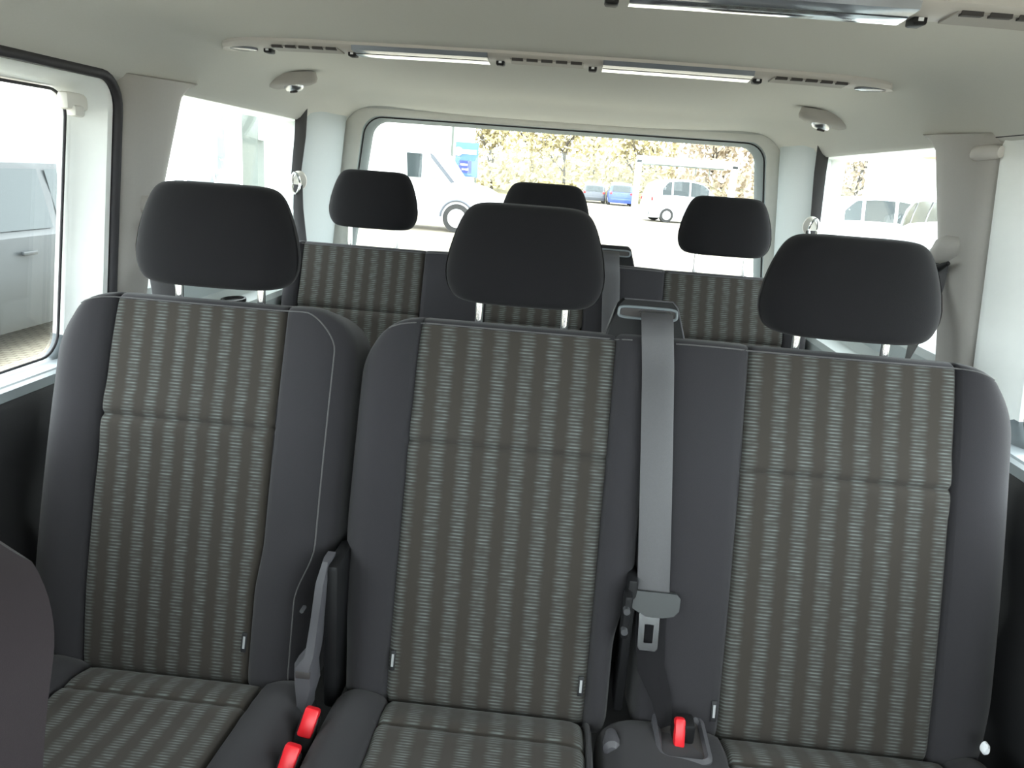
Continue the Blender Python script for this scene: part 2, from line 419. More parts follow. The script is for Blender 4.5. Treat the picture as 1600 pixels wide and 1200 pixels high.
mk('lever_recess', MB().box((-.262, .938, -.714), (.022, .012, .012), .002), M['slot'], lev)
mk('hinge_cover', MB().box((-.235, 1.02, -.68), (.022, .09, .24), .008), M['black'], S1)
mk('bolt', MB().cyl((-.271, .968, -.625), (-.271, .955, -.625), .003), M['steel'], S1)
buckle(S1, (-.242, .885, -.775), .22, .8)

# ---- double bench
S2 = thing('double_bench_seat', (.25, .95, -1.10), 'wide dark cloth double bench with two striped panels and a shoulder belt housing between', 'seat')
def sh2(x, w):
    k = smooth((.26-w)/.13)
    if x > .152: x -= .022*k*((x-.152)/.053)
    if x < -.155: x += .020*smooth((.3-w)/.3)*((-.155-x)/.085)
    return x
B2 = Pad((0, .98, -.80), AW, AD, -.240, .207, 0, .608, r=(.03, .03, .10, .006), R=(.05, .014, .04, .016), Rd=.034, panels=[(-.152, .148)], seams=[.416], thick=.085, shift=sh2, pw=(0, .594))
b2 = B2.build(S2, 'backrest', M['fabric'], M['pattern'], .0405, .006, M['piping'])
B2.tagpatch(b2, -.145, .083); B2.tagpatch(b2, .140, .075)
def sh3(x, w):
    if x < .345: x += .012*smooth((.26-w)/.13)*((.345-x)/.135)
    if x > .655: x += -.01*smooth((.12-w)/.12)*((x-.655)/.09)
    return x
B3 = Pad((0, .98, -.80), AW, AD, .209, .745, 0, .608, r=(.03, .04, .006, .105), R=(.014, .055, .04, .016), Rd=.034, panels=[(.347, .652)], seams=[.417], thick=.085, shift=sh3, pw=(0, .594))
b3 = B3.build(S2, 'backrest', M['fabric'], M['pattern'], .0405, .010, M['piping'])
B3.tagpatch(b3, .336, .062)
C2 = cushion_pad(-.232, .163, [(-.147, .150)])
C2.build(S2, 'cushion', M['fabric'], M['pattern'], .0405, .008)
C3 = cushion_pad(.168, .742, [(.350, .668)])
C3.build(S2, 'cushion', M['fabric'], M['pattern'], .0405, .008)
headrest(S2, .001, 1.172, -.190, -.042, hw=.122, seat_z=-.240)
headrest(S2, .489, 1.172, -.200, -.052, hw=.134, seat_z=-.240)
seat_base(S2, -.22, .72, .50, 1.0)
bz = belt_bezel(S2, .132, .253, B3)
# folding mechanism in the gap
mk('hinge', MB().box((.200, 1.03, -.66), (.014, .05, .22), .004).box((.194, 1.0, -.60), (.012, .03, .07), .005), M['black'], S2)
for zz_ in (-.585, -.618): mk('hinge_bolt', MB().cyl((.192, .988, zz_), (.192, .978, zz_), .005), M['steel'], S2)
mk('release_knob', MB().loft([[Vector((.187+cos(a)*r*.9, .93-d, -.766+sin(a)*r)) for a in [2*pi*k/18 for k in range(18)]] for r, d in ((.009, -.02), (.014, 0), (.014, .012), (.008, .018))], True, True, True), M['greyplastic'], S2)
# buckle recess in the right cushion
rc = MB(); cx, cy = .284, .938
def rr(hx, hy, r, z, n=6, cx=cx, cy=cy):
    out = []
    for (sx, sy, a0) in ((1, 1, 0), (-1, 1, pi/2), (-1, -1, pi), (1, -1, 3*pi/2)):
        for k in range(n): a = a0+pi/2*k/(n-1); out.append(Vector((cx+sx*(hx-r)+cos(a)*r, cy+sy*(hy-r)+sin(a)*r, z)))
    return out
zt = -.757
rc.loft([rr(.038, .050, .016, zt-.010), rr(.038, .050, .016, zt+.008), rr(.032, .044, .012, zt+.011), rr(.028, .040, .010, zt+.006)], True)
o_ = mk('buckle_tray', rc, M['greyplastic'], S2, label='grey rimmed plastic buckle well')
mk('well', MB().loft([rr(.028, .040, .010, zt+.006), rr(.026, .038, .010, zt+.0045)], True, False, True), M['slot'], o_)
bk = mk('buckle', MB().box((.286, .945, -.742), (.030, .03, .036), .005), M['black'], S2)
mk('release_button', MB().box((.279, .932, -.737), (.015, .016, .040), .004, Matrix.Rotation(radians(-25), 3, 'X')), M['red'], bk, label='red release button')
buckle(S2, (-.244, .812, -.775), .22, .8)
mk('cap', MB().loft([[Vector((.703+cos(a)*r*.6, .955-d, -.722+sin(a)*r)) for a in [2*pi*k/16 for k in range(16)]] for r, d in ((.009, 0), (.009, .006), (.005, .010))], True, True, True), M['signwhite'], S2, label='small white cap beside the cushion')

# ---- shoulder belt on the bench
def beltthing(pad, xm, bottom, label, gap=.016, full=True):
    t = thing('seat_belt', tuple(pad.L(xm, bottom, .02)), label, 'seat belt')
    pts = [pad.L(xm-.009, .641, -.011), pad.L(xm-.009, .641, .004), pad.L(xm-.009, .636, .019), pad.L(xm-.008, .622, .0275), pad.L(xm-.005, .595, .024), pad.L(xm-.001, .56, .0215)]
    w = .56
    while w > bottom: w -= .02; pts.append(pad.L(xm-.001+.062*(.56-w), w, .0225+(gap-.004)*sin(pi*min(1, (.56-w)/.45))))
    mk('webbing', MB().ribbon(pts, .047, .0016), M['belt'], t)
    return t, pts
t, pts = beltthing(B3, .212, .225, 'grey seat belt hanging down the double bench with latch tongue and lower strap', .012)
q = Vector(pts[-1])
R = Matrix.Rotation(radians(-16), 3, 'X')
tg = MB()
prof = [(-.036, .014), (-.032, .018), (.032, .018), (.038, .012), (.037, -.006), (.030, -.014), (.014, -.018), (-.010, -.018), (-.026, -.010), (-.036, -.004)]
tg.loft([[q+R @ Vector((x, d, z-.006)) for x, z in prof] for d in (.004, -.002, -.010)], True, True, True)
tgo = mk('tongue_grip', tg, M['dgrey'], t, sharp=30)
pl = MB(); c0 = q+R @ Vector((-.003, -.004, -.046))
outer = [(-.016, .030), (.014, .030), (.0145, -.024), (.011, -.028), (-.011, -.028), (-.0145, -.024)]
inner = [(-.0065, .010), (.0065, .010), (.0065, -.016), (.005, -.017), (-.005, -.017), (-.0065, -.016)]
def lp(P, d): return [c0+R @ Vector((x, d, z)) for x, z in P]
pl.loft([lp(inner, -.0015), lp(outer, -.0015), lp(outer, .0015), lp(inner, .0015), lp(inner, -.0015)], True)
mk('latch_plate', pl, M['chrome'], t, sharp=30, label='chrome latch plate')
low = [q+R @ Vector((0, .004, .01)), q+R @ Vector((.001, .006, -.05)), q+R @ Vector((.006, .006, -.10))+Vector((0, -.004, 0)), Vector((.256, .972, -.715)), Vector((.264, .962, -.745)), Vector((.267, .956, -.770))]
mk('lower_strap', MB().ribbon(low, [.044, .044, .040, .032, .026, .020], .0016, [(1, 0, 0), (1, 0, 0), (1, .1, 0), (1, .3, 0), (1, .6, 0), (1, .8, 0)]), M['headrest'], t)

# ---- third row bench
S4 = thing('rear_bench_seat', (0, 2.0, -1.10), 'three person rear bench in dark cloth standing in front of the tailgate window', 'seat')
B4 = Pad((0, 1.98, -.80), AW, AD, -.735, .735, 0, .608, r=(.04, .04, .06, .06), R=(.05, .05, .04, .016), Rd=.034, panels=[(-.681, -.333), (-.15, .12), (.336, .665)], seams=[.42], thick=.085, pw=(0, .594))
B4.build(S4, 'backrest', M['fabric'], M['pattern'], .040, .008, M['piping'])
C4 = cushion_pad(-.72, .72, [(-.66, -.35), (-.15, .12), (.35, .66)], 2.0)
C4.build(S4, 'cushion', M['fabric'], M['pattern'], .040, .008)
for x in (-.488, -.008, .486): headrest(S4, x, 2.165, -.172, -.016, hw=.126, seat_z=-.236)
seat_base(S4, -.70, .70, 1.5, 2.0)
belt_bezel(S4, .132, .253, B4)
beltthing(B4, .190, .10, 'seat belt hanging from the housing of the rear bench, half hidden behind the middle headrest')

# ---- front seat at the lower left
S5 = thing('front_seat', (-.53, .20, -1.10), 'dark brownish shoulder of the front seat at the lower left corner', 'seat')
B5 = Pad((0, .26, -.85), (0, .17, .60), (0, -.60, .17), -.80, -.330, 0, .602, shift=lambda x, w: x+.036*smooth((.5-w)/.45), r=(.03, .03, .09, .115), R=(.05, .07, .04, .07), Rd=.045, panels=[(-.68, -.40)], seams=[.42], thick=.10, swell=.02)
B5.build(S5, 'backrest', M['front'], M['pattern'], .04, .008, None)
C5 = Pad((0, .30, -.82), (0, -1, .05), (0, .05, 1), -.77, -.28, 0, .50, panels=[(-.68, -.37)], bol=.02, thick=.12)
C5.build(S5, 'cushion', M['front'], M['pattern'], .04)
seat_base(S5, -.76, -.29, -.20, .30, -.95)

# ------------------------------------------------------------------ van shell
def wx(z, base=.79, k=.10): return base+(.115-z)*k           # tumblehome of the inner wall
fl = mk('floor', MB().box((0, .75, -1.12), (1.72, 4.3, .04)), M['carpet']); struct(fl)
# headliner
def zc(x, y):
    ax = min(1, abs(x)/.79)
    z = .236 - .112*ax**16 - .008*ax**2
    z -= .046*smooth((y-2.60)/.22)*(1-.9*ax**3)
    if y < .2: z -= .03*smooth((.2-y)/1.0)
    return z
mb = MB(); nx, ny = 60, 80; vs = []
for j in range(ny+1):
    y = -.95+(2.885+.95)*j/ny
    for i in range(nx+1):
        t = -1+2*i/nx; x = .80*math.copysign(1-(1-abs(t))**1.5, t)
        vs.append((x, y, zc(x, y)))
mb.add(vs, [(j*(nx+1)+i, j*(nx+1)+i+1, (j+1)*(nx+1)+i+1, (j+1)*(nx+1)+i) for j in range(ny) for i in range(nx)])
o = mk('ceiling', mb, M['ceiling'], sharp=60); struct(o)
mb = MB().box((0, .95, .262), (1.9, 3.95, .02))
o = mk('trim_1', mb, M['white']); struct(o)

for side, sg in (('left', -1), ('right', 1)):
    mb = MB()
    mb.box((sg*.875, .95, .185), (.15, 3.95, .135), .01)                  # cant rail
    mb.box((sg*.935, .95, -.77), (.03, 4.2, .70), .01)                   # lower body side
    mb.box((sg*.90, .22, -.1), (.08, .13, .75), .01)                    # B pillar body
    mb.box((sg*.90, 1.55, -.1), (.05, .20, .75), .01)
    mb.box((sg*.90, 2.76, -.1), (.05, .28, .75), .01)
    mb.box((sg*.88, -.95, -.1), (.06, .08, .75), .01)
    o = mk('wall_'+side, mb, M['white']); struct(o)

def prof_ring(y0, y1, z0, z1, r, xb, k, sg, n=8):
    out = []
    for (cy_, cz_, a0) in ((y1-r, z1-r, 0), (y0+r, z1-r, pi/2), (y0+r, z0+r, pi), (y1-r, z0+r, 3*pi/2)):
        for q in range(n):
            a = a0+pi/2*q/(n-1); y = cy_+cos(a)*r; z = cz_+sin(a)*r
            out.append(Vector((sg*(xb+(.1-z)*k), y, z)))
    return out
def side_frame(name, y0i, y1i, z0i, z1i, ri, y0o, y1o, z0o, z1o, ro, sg, parent, mat, xin=.795, xout=.845):
    loops = [prof_ring(y0o-.01, y1o+.01, z0o-.01, z1o+.01, ro, xin+.02, .10, sg), prof_ring(y0o, y1o, z0o, z1o, ro, xin, .10, sg),
             prof_ring(y0o+.012, y1o-.012, z0o+.012, z1o-.006, ro, xin+.002, .10, sg),
             prof_ring(y0i-.012, y1i+.012, z0i-.012, z1i+.006, ri+.01, xout-.004, .12, sg), prof_ring(y0i-.004, y1i+.004, z0i-.004, z1i+.003, ri, xout, .12, sg), prof_ring(y0i, y1i, z0i, z1i, ri, xout+.02, .12, sg)]
    fm = MB().loft(loops, True)
    fm.mi = [1 if sum(fm.v[i][2] for i in f_)/len(f_) < -.352 else 0 for f_ in fm.f]
    return mk(name, fm, [mat, M['sill']], parent, sharp=50)
def glass_pane(name, y0, y1, z0, z1, r, sg, parent=None, xb=.862):
    a = prof_ring(y0, y1, z0, z1, r, xb, .12, sg); b_ = [p+Vector((sg*.004, 0, 0)) for p in a]
    o = mk(name, MB().loft([a, b_], True, True, True), M['glass'], parent, sharp=30)
    return o
# sliding door (left)
D = structroot('door_1', (-.84, .87, -1.08))
side_frame('door_frame', .40, 1.398, -.405, .090, .045, .33, 1.445, -.425, .117, .055, -1, D, M['white'])
g = MB(); lpz = prof_ring(.315, 1.456, -.44, .122, .06, .792, .10, -1); g.tube(lpz, .0095, 8, True)
mk('door_seal', g, M['rubber'], D, sharp=80, label='black rubber door seal')
g = MB(); g.tube(prof_ring(.405, 1.393, -.40, .087, .045, .851, .12, -1), .0028, 6, True)
mk('glass_seal', g, M['rubber'], D, sharp=80)
sl = MB()
sl.loft([[Vector((-x, y, z)) for x, z in ((.925, -.408), (.885, -.405), (.866, -.401), (.848, -.398), (.842, -.401), (.826, -.392), (.814, -.394), (.805, -.406), (.84, -.43), (.925, -.43))] for y in (.33, 1.455)], True, True, True)
mk('window_sill', sl, M['sill'], D, sharp=25)
sl = MB()
sl.loft([[Vector((-x, y, z)) for x, z in ((.89, -.420), (.808, -.404), (.797, -.420), (.795, -.50), (.80, -.60), (.775, -.66), (.775, -.74), (.80, -.80), (.80, -1.07), (.89, -1.07))] for y in (.33, 1.455)], True, True, True)
mk('lower_panel', sl, M['dark'], D, sharp=40)
hk = MB(); hk.box((-.836, 1.385, .070), (.022, .062, .030), .007); hk.box((-.830, 1.382, .054), (.020, .030, .020), .006)
mk('latch', hk, M['ltrim'], D, label='pale plastic window latch at the upper corner')
struct(glass_pane('window_1', .405, 1.394, -.395, .082, .04, -1))
# right door side
D = structroot('wall_panel', (.84, .87, -1.08)); D.name = 'trim_2'
side_frame('panel_frame', .40, 1.385, -.405, .085, .045, .33, 1.452, -.425, .121, .02, 1, D, M['white'])
g = MB(); g.tube(prof_ring(.405, 1.38, -.40, .082, .045, .851, .12, 1), .0028, 6, True)
mk('glass_seal', g, M['rubber'], D, sharp=80)
sl = MB()
sl.loft([[Vector((x, y, z)) for x, z in ((.925, -.408), (.885, -.405), (.866, -.401), (.848, -.398), (.842, -.401), (.826, -.392), (.814, -.394), (.805, -.406), (.84, -.43), (.925, -.43))] for y in (.33, 1.46)], True, True, True)
mk('window_sill', sl, M['sill'], D, sharp=25)
sl = MB()
sl.loft([[Vector((x, y, z)) for x, z in ((.89, -.420), (.808, -.404), (.797, -.420), (.795, -.50), (.80, -.60), (.785, -.66), (.785, -.74), (.80, -.80), (.80, -1.07), (.89, -1.07))] for y in (.33, 1.46)], True, True, True)
mk('lower_panel', sl, M['dark'], D, sharp=40)
struct(glass_pane('window_5', .405, 1.381, -.395, .078, .04, 1))
mk('roof_gap_shade', MB().tube([(.793, .33, .124), (.792, 1.0, .125), (.790, 1.47, .126)], .0045, 6), M['rubber'], D)  # dark tube drawn in for the shadow line under the headliner edge
hk = MB().tube([(.790, 1.44, .098), (.782, 1.455, .098), (.775, 1.49, .096), (.782, 1.51, .095)], [.010, .013, .013, .010], 14)
tag(mk('coat_hook', hk, M['beige']), 'beige rounded coat hook on the right pillar just under the headliner', 'hook')

# C pillars, rear quarter panels, D pillars
def col_loft(sections, zs, fn): return [[fn(s, z) for s in sections] for z in zs]
for side, sg, num in (('left', -1, 3), ('right', 1, 4)):
    zs = [.124, .130, .1305, .128, .120, .105, .09, .07, .04, 0, -.06, -.12, -.18, -.24, -.30, -.40, -.60, -1.09]
    mb = MB(); loops = []
    for iz, z in enumerate(zs):
        tuck = (.030, .012, .003, 0)[iz] if iz < 4 else 0
        ye = 1.675-(.1-max(z, -.3))*.30 + .09*exp(-((z-.138)/.016)**2)     # rear edge, flaring out under the roof
        ya = 1.460
        flare = tuck
        sec = [(ya-.004, .030), (ya, .004), (ya+.010, -.008), (ya+.03, -.016), (ya+.08, -.024), ((ya+ye)/2+.03, -.026), (ye-.03, -.020), (ye-.008, -.012), (ye, -.002), (ye+.002, .02), (ye+.001, .07)]
        zz = z
        loops.append([Vector((sg*(wx(z)+d+flare), y, zz+.012*(y-1.46)/.3*smooth((z-.09)/.04))) for y, d in sec])
    mb.loft(loops, False)
    o = mk('trim_%d' % num, mb, M['trim'], sharp=50); struct(o)
    # rear quarter lower panel with shelf
    mb = MB()
    yA, yB = 1.62, 2.87
    sec = [(.90, -.286), (.845, -.286), (.825, -.290), (.818, -.305), (.822, -.345), (.800, -.362), (.752, -.368), (.742, -.380), (.742, -1.09), (.90, -1.09)]
    mb.loft([[Vector((sg*x, y, z)) for x, z in sec] for y in (1.50, 1.75, 2.1, 2.5, 2.88)], True, True, True)
    o = mk('trim_%d' % (num+2), mb, M['ctrim'], sharp=30); struct(o)
    # D pillar
    mb = MB(); loops = []
    for z in [.20, .16, .13, .10, .05, 0, -.06, -.12, -.18, -.24, -.30]:
        w = wx(z); y0 = 2.47-(.1-z)*.10
        sec = [(w+.07, y0+.10), (w+.02, y0+.02), (w-.002, y0), (w-.010, y0+.02), (w-.016, y0+.10), (w-.019, y0+.20), (w-.022, 2.74), (w-.025, 2.80), (w-.024, 2.835), (w-.015, 2.852), (w, 2.87)]
        loops.append([Vector((sg*x, y, z)) for x, y in sec])
    mb.loft(loops, False)
    o = mk('trim_%d' % (num+4), mb, M['ctrim'], sharp=50); struct(o)
    struct(glass_pane('window_%d' % (2 if sg < 0 else 4), 1.60, 2.61, -.32, .135, .03, sg, xb=.858))
# cup holder on the left shelf
tag(mk('cup_holder', MB().loft([[Vector((-.778+cos(a)*r, 1.90+sin(a)*r*1.6, z)) for a in [2*pi*k/24 for k in range(24)]] for r, z in ((.028, -.364), (.028, -.356), (.023, -.355), (.021, -.362))], True, False, True), M['black']), 'dark oval cup holder rim on the pale shelf behind the left seat', 'cup holder')

# tailgate: frame ring, glass
def rear_ring(hb, ht, z0, z1, r, y, n=8, cx=.008):
    out = []
    zmid = z1-z0
    for (sx, zc_, a0) in ((1, z1-r, 0), (-1, z1-r, pi/2), (-1, z0+r, pi), (1, z0+r, 3*pi/2)):
        for q in range(n):
            a = a0+pi/2*q/(n-1); z = zc_+sin(a)*r; hw = ht+(hb-ht)*(z1-z)/zmid
            out.append(Vector((cx+sx*(hw-r)+cos(a)*r, y, z)))
    return out
W = structroot('window_3', (0, 2.90, -.45))
mb = MB().loft([rear_ring(.86, .80, -.46, .215, .05, 2.885), rear_ring(.855, .785, -.45, .205, .05, 2.868), rear_ring(.80, .735, -.40, .180, .06, 2.862), rear_ring(.785, .715, -.39, .170, .06, 2.868)], True)
mk('tailgate_trim', mb, M['ltrim'], W, sharp=50)
mb = MB().loft([rear_ring(.785, .715, -.39, .170, .06, 2.868), rear_ring(.780, .708, -.385, .166, .06, 2.885), rear_ring(.765, .690, -.37, .158, .055, 2.893), rear_ring(.755, .682, -.36, .152, .05, 2.905)], True)
mk('window_frame', mb, M['ctrim'], W, sharp=40)
mk('glass_seal', MB().tube(rear_ring(.779, .709, -.385, .1655, .06, 2.876), .0025, 6, True), M['rubber'], W, sharp=80)
a = rear_ring(.775, .70, -.38, .165, .055, 2.906); b_ = [p+Vector((0, .004, 0)) for p in a]
mk('pane', MB().loft([a, b_], True, True, True), M['glass'], W, sharp=30)
mb = MB().box((0, 2.93, .20), (1.86, .06, .09), .01).box((0, 2.93, -.78), (1.86, .06, .70), .02)
for sx in (-1, 1): mb.box((sx*.875, 2.93, -.1), (.13, .06, .70), .01)
struct(mk('wall_back', mb, M['white']))
mb = MB().box((0, 2.895, .215), (1.62, .06, .05), .006)
struct(mk('trim_9', mb, M['ceiling']))
# cab: dash and bulkhead behind the camera, windscreen
mb = MB().box((0, -1.15, -.75), (1.8, .35, .70), .06)
struct(mk('wall_front', mb, M['dark']))
a = [Vector((-.80, -1.30, -.38)), Vector((.80, -1.30, -.38)), Vector((.74, -.93, .20)), Vector((-.74, -.93, .20))]
struct(mk('window_6', MB().loft([a, [p+Vector((0, -.005, .003)) for p in a]], True, True, True), M['glass'], sharp=30))
for sg, n in ((-1, 7), (1, 8)):
    struct(glass_pane('window_%d' % n, -.88, .15, -.40, .10, .05, sg))

# seat belt hardware on the pillars
def guide(sg, y, z, label, col='white', s=1.0, wall=None):
    w = wx(z)-.016 if wall is None else wall
    t = thing('seat_belt', (sg*w, y, z-.4), label, 'seat belt')
    return t, w
for sg, lab in ((-1, 'left'), (1, 'right')):
    y, z = 2.335, -.062 if sg < 0 else -.082
    t, w = guide(sg, y, z, 'narrow dark belt on the %s rear pillar running from roof to pale round guide' % lab)
    xg = w-.030
    g = MB(); dn = Vector((-sg*.55, -.83, -.05)).normalized(); dx = dn.cross(Vector((0, 0, 1))).normalized(); dz = dx.cross(dn); c_ = Vector((sg*(xg-.004), y-.004, z))
    g.loft([[c_+dn*h+dx*cos(a)*r+dz*sin(a)*r*1.25 for a in [2*pi*k/28 for k in range(28)]] for r, h in ((.017, -.030), (.022, -.012), (.023, .004), (.019, .012), (.008, .015))], True, True, True)
    mk('guide_cover', g, M['ltrim'], t, label='pale round guide cover')
    loop_ = [Vector((sg*(xg-.002+.012*sin(a)), y-.022-.010*abs(cos(a)), z-.008+cos(a)*.030)) for a in [2*pi*k/24 for k in range(24)]]
    mk('guide_ring', MB().tube(loop_, .0035, 8, True), M['chrome'], t, label='chrome ring')
    mk('upper_webbing', MB().ribbon([(sg*(w-.004), 2.44, .155), (sg*(w-.012), 2.405, .07), (sg*(xg+.004), y-.010, z+.012)], [.036, .034, .028], .0016, [(1, -.5*sg, 0)]*3), M['belt'], t)
    mk('lower_webbing', MB().ribbon([(sg*(xg-.006), y-.018, z-.012), (sg*(xg-.012), y-.034, z-.08), (sg*(xg-.03), y-.06, z-.17), (sg*(xg-.035), y-.06, z-.30)], [.026, .030, .032, .032], .0016, [(1, -.5*sg, 0)]*4), M['belt'], t)
for sg, lab in ((-1, 'black seat belt dropping down the left pillar behind the single seat headrest'), (1, 'dark seat belt under a beige wedge shaped cover on the right pillar')):
    y, z = 1.555, (-.085 if sg > 0 else -.125)
    t, w = guide(sg, y, z, lab)
    cv = MB(); loops = []
    for yy, zz, d, hh in ((y-.048, z+.022, .012, .006), (y-.04, z+.016, .026, .022), (y-.005, z+.006, .038, .034), (y+.03, z-.004, .036, .034), (y+.045, z-.010, .020, .020)):
        loops.append([Vector((sg*(w+.012-(d if abs(u) < .9 else 0)*(1-.3*abs(u))), yy, zz+u*hh)) for u in (-1, -.75, -.35, 0, .35, .75, 1)])
    cv.loft(loops, False)
    mk('guide_cover', cv, M['trim'], t, sharp=50, label='beige wedge shaped cover')
    mk('guide_slot', MB().tube([(sg*(w-.018), y-.045, z-.016), (sg*(w-.026), y-.02, z-.030), (sg*(w-.026), y+.01, z-.036), (sg*(w-.014), y+.035, z-.034)], [.004, .008, .009, .005], 10), M['black'], t)
    mk('webbing', MB().ribbon([(sg*(w-.020), y-.012, z-.020), (sg*(w-.024), y-.016, z-.06), (sg*(w-.045), y-.05, z-.13), (sg*(w-.075), y-.08, z-.22), (sg*(w-.085), y-.10, z-.50)], [.034, .040, .044, .046, .046], .0018, [(1, -.6*sg, 0)]*5 if sg < 0 else [(1, -.6, 0), (1, -.8, 0), (.35, -1, 0), (-.45, -1, 0), (-.5, -1, 0)]), M['belt'], t)

# ------------------------------------------------------------------ roof consoles and reading lights
def console(y, dz, label, kx=1.0):
    t = thing('roof_console', (0, y, .20+dz), label, 'roof console', None)
    zb = lambda x: zc(x, y)+.004+dz
    def seg(xa, xb, drop, ya, yb, n=10, edge=.006):
        loops = []
        for k in range(n+1):
            x = xa+(xb-xa)*k/n; z = zb(x); e = 0
            loops.append([Vector((x, ya, z)), Vector((x, ya+.003, z-drop*.55)), Vector((x, ya+.02, z-drop)), Vector((x, yb-.008, z-drop)), Vector((x, yb-.001, z-drop*.7)), Vector((x, yb, z))])
        return loops
    D0 = .016
    hs = MB(); xs = [kx*(-.700+1.385*k/60) for k in range(61)]; loops = []
    for x in xs:
        t_ = min(1, (x/kx+.700)/.06, (.685-x/kx)/.06); t_ = sqrt(max(0, 1-(1-t_)**2)); z = zb(x)
        yc = y+.035*(1-t_); hh = .034*t_+.002; dr = (D0)*(.35+.65*t_)
        loops.append([Vector((x, yc-hh, z)), Vector((x, yc-hh+.002, z-dr*.6)), Vector((x, yc-hh*.7, z-dr)), Vector((x, yc+hh*.8, z-dr*1.15)), Vector((x, yc+hh, z-dr*.9)), Vector((x, yc+hh+.001, z))])
    hs.loft(loops, True, True, True)
    mk('housing', hs, M['beige'], t, sharp=35)
    for (a, b_) in ((-.405, -.130), (.100, .395)):
        l = MB(); lo = []; le = []
        for k in range(13):
            x = kx*(a+(b_-a)*k/12); z = zb(x)-D0
            lo.append([Vector((x, y-.034, z+.008)), Vector((x, y-.031, z-.003)), Vector((x, y-.018, z-.0045)), Vector((x, y+.001, z-.005)), Vector((x, y+.001, z+.002))])
            le.append([Vector((x, y+.001, z-.004)), Vector((x, y+.0025, z-.006)), Vector((x, y+.010, z-.0070)), Vector((x, y+.020, z-.0077)), Vector((x, y+.030, z-.0078)), Vector((x, y+.037, z-.0074)), Vector((x, y+.038, z+.002)), Vector((x, y+.001, z+.002))])
        ob = mk('lamp_lens', MB().loft(lo, True, True, True), M['lens'], t, sharp=30, label='smoked grey lamp lens')
        mk('lens_edge', MB().loft(le, True, True, True), M['lensedge'], ob, sharp=30, label='mirror lens edge shaped to reflect the rear window')
    for (a, b_, ns) in ((-.575, -.435, 5), (-.085, .062, 5), (.435, .580, 5)):
        v = MB(); lo = []
        for k in range(7):
            x = kx*(a+(b_-a)*k/6); z = zb(x)-D0
            lo.append([Vector((x, y-.026, z+.004)), Vector((x, y-.024, z-.002)), Vector((x, y+.024, z-.005)), Vector((x, y+.027, z+.004))])
        ob = mk('vent', MB().loft(lo, True, True, True), M['trim'], t, sharp=30)
        sm = MB()
        for k in range(ns):
            xa = kx*(a+(b_-a)*(k+.12)/ns); xb = kx*(a+(b_-a)*(k+.88)/ns); xm = (xa+xb)/2
            sm.box((xm, y-.022, zb(xm)-D0-.0015), (xb-xa, .008, .006), 0)
        mk('vent_slot', sm, M['slot'], ob)
    for x in (-.595, -.416, -.108, .081, .412):
        x *= kx; z = zb(x)-D0
        ob = mk('switch', MB().box((x, y+.024, z-.004), (.017, .026, .012), .003), M['black'], t, label='small black rocker switch')
        mk('symbol', MB().box((x, y+.0105, z-.004), (.006, .0012, .004), 0), M['signwhite'], ob)
    for x, a in ((-.645, -1), (.632, 1)):
        x *= kx; z = zb(x)-D0*.7
        mk('end_lens', MB().loft([[Vector((x+cos(q)*r, y+.010+sin(q)*r*.7, z-h)) for q in [2*pi*k/24 for k in range(24)]] for r, h in ((.030, -.004), (.030, .008), (.020, .0095))], True, True, True), M['lens'], t, sharp=30)
    return t
console(1.665, 0, 'long slim roof strip of vents and lamps across the headliner above the double bench')
console(1.01, -.006, 'nearer roof strip of vents and lamps cut by the top edge, with printed rocker switch', 1.10)
def reading_light(sg, y, label):
    x = sg*.718; z = zc(x, y); t = thing('reading_light', (x, y, z-.03), label, 'light', 'reading lights')
    sl = -.16*sg; c = Vector((x, y, z-.006)); nrm = Vector((sl, 0, -1)).normalized(); ux = Vector((1, 0, sl)).normalized(); uy = Vector((0, 1, 0))
    def rg(a, b, h, ox=0, oy=0): return [c+ux*(ox+cos(q)*a)+uy*(oy+sin(q)*b)+nrm*h for q in [2*pi*k/32 for k in range(32)]]
    mk('housing', MB().loft([rg(.082, .044, -.012), rg(.084, .046, .004), rg(.080, .042, .013), rg(.068, .034, .017), rg(.02, .01, .018)], True, True, True), M['trim'], t, sharp=50)
    ox = .018*(1 if sg < 0 else -1)
    mk('lens', MB().loft([rg(.026, .026, .012, ox, 0), rg(.026, .026, .021, ox, 0), rg(.020, .020, .028, ox, 0), rg(.008, .008, .031, ox, 0)], True, True, True), M['steel'], t, sharp=50, label='silvery round lens')
    mk('bulb_slot', MB().loft([rg(.010, .006, .028, ox, -.006), rg(.010, .006, .034, ox, -.006)], True, True, True), M['slot'], t)
reading_light(-1, 2.12, 'oval reading light on the left of the headliner above the single seat')
reading_light(1, 2.18, 'oval reading light on the right of the headliner above the right window')

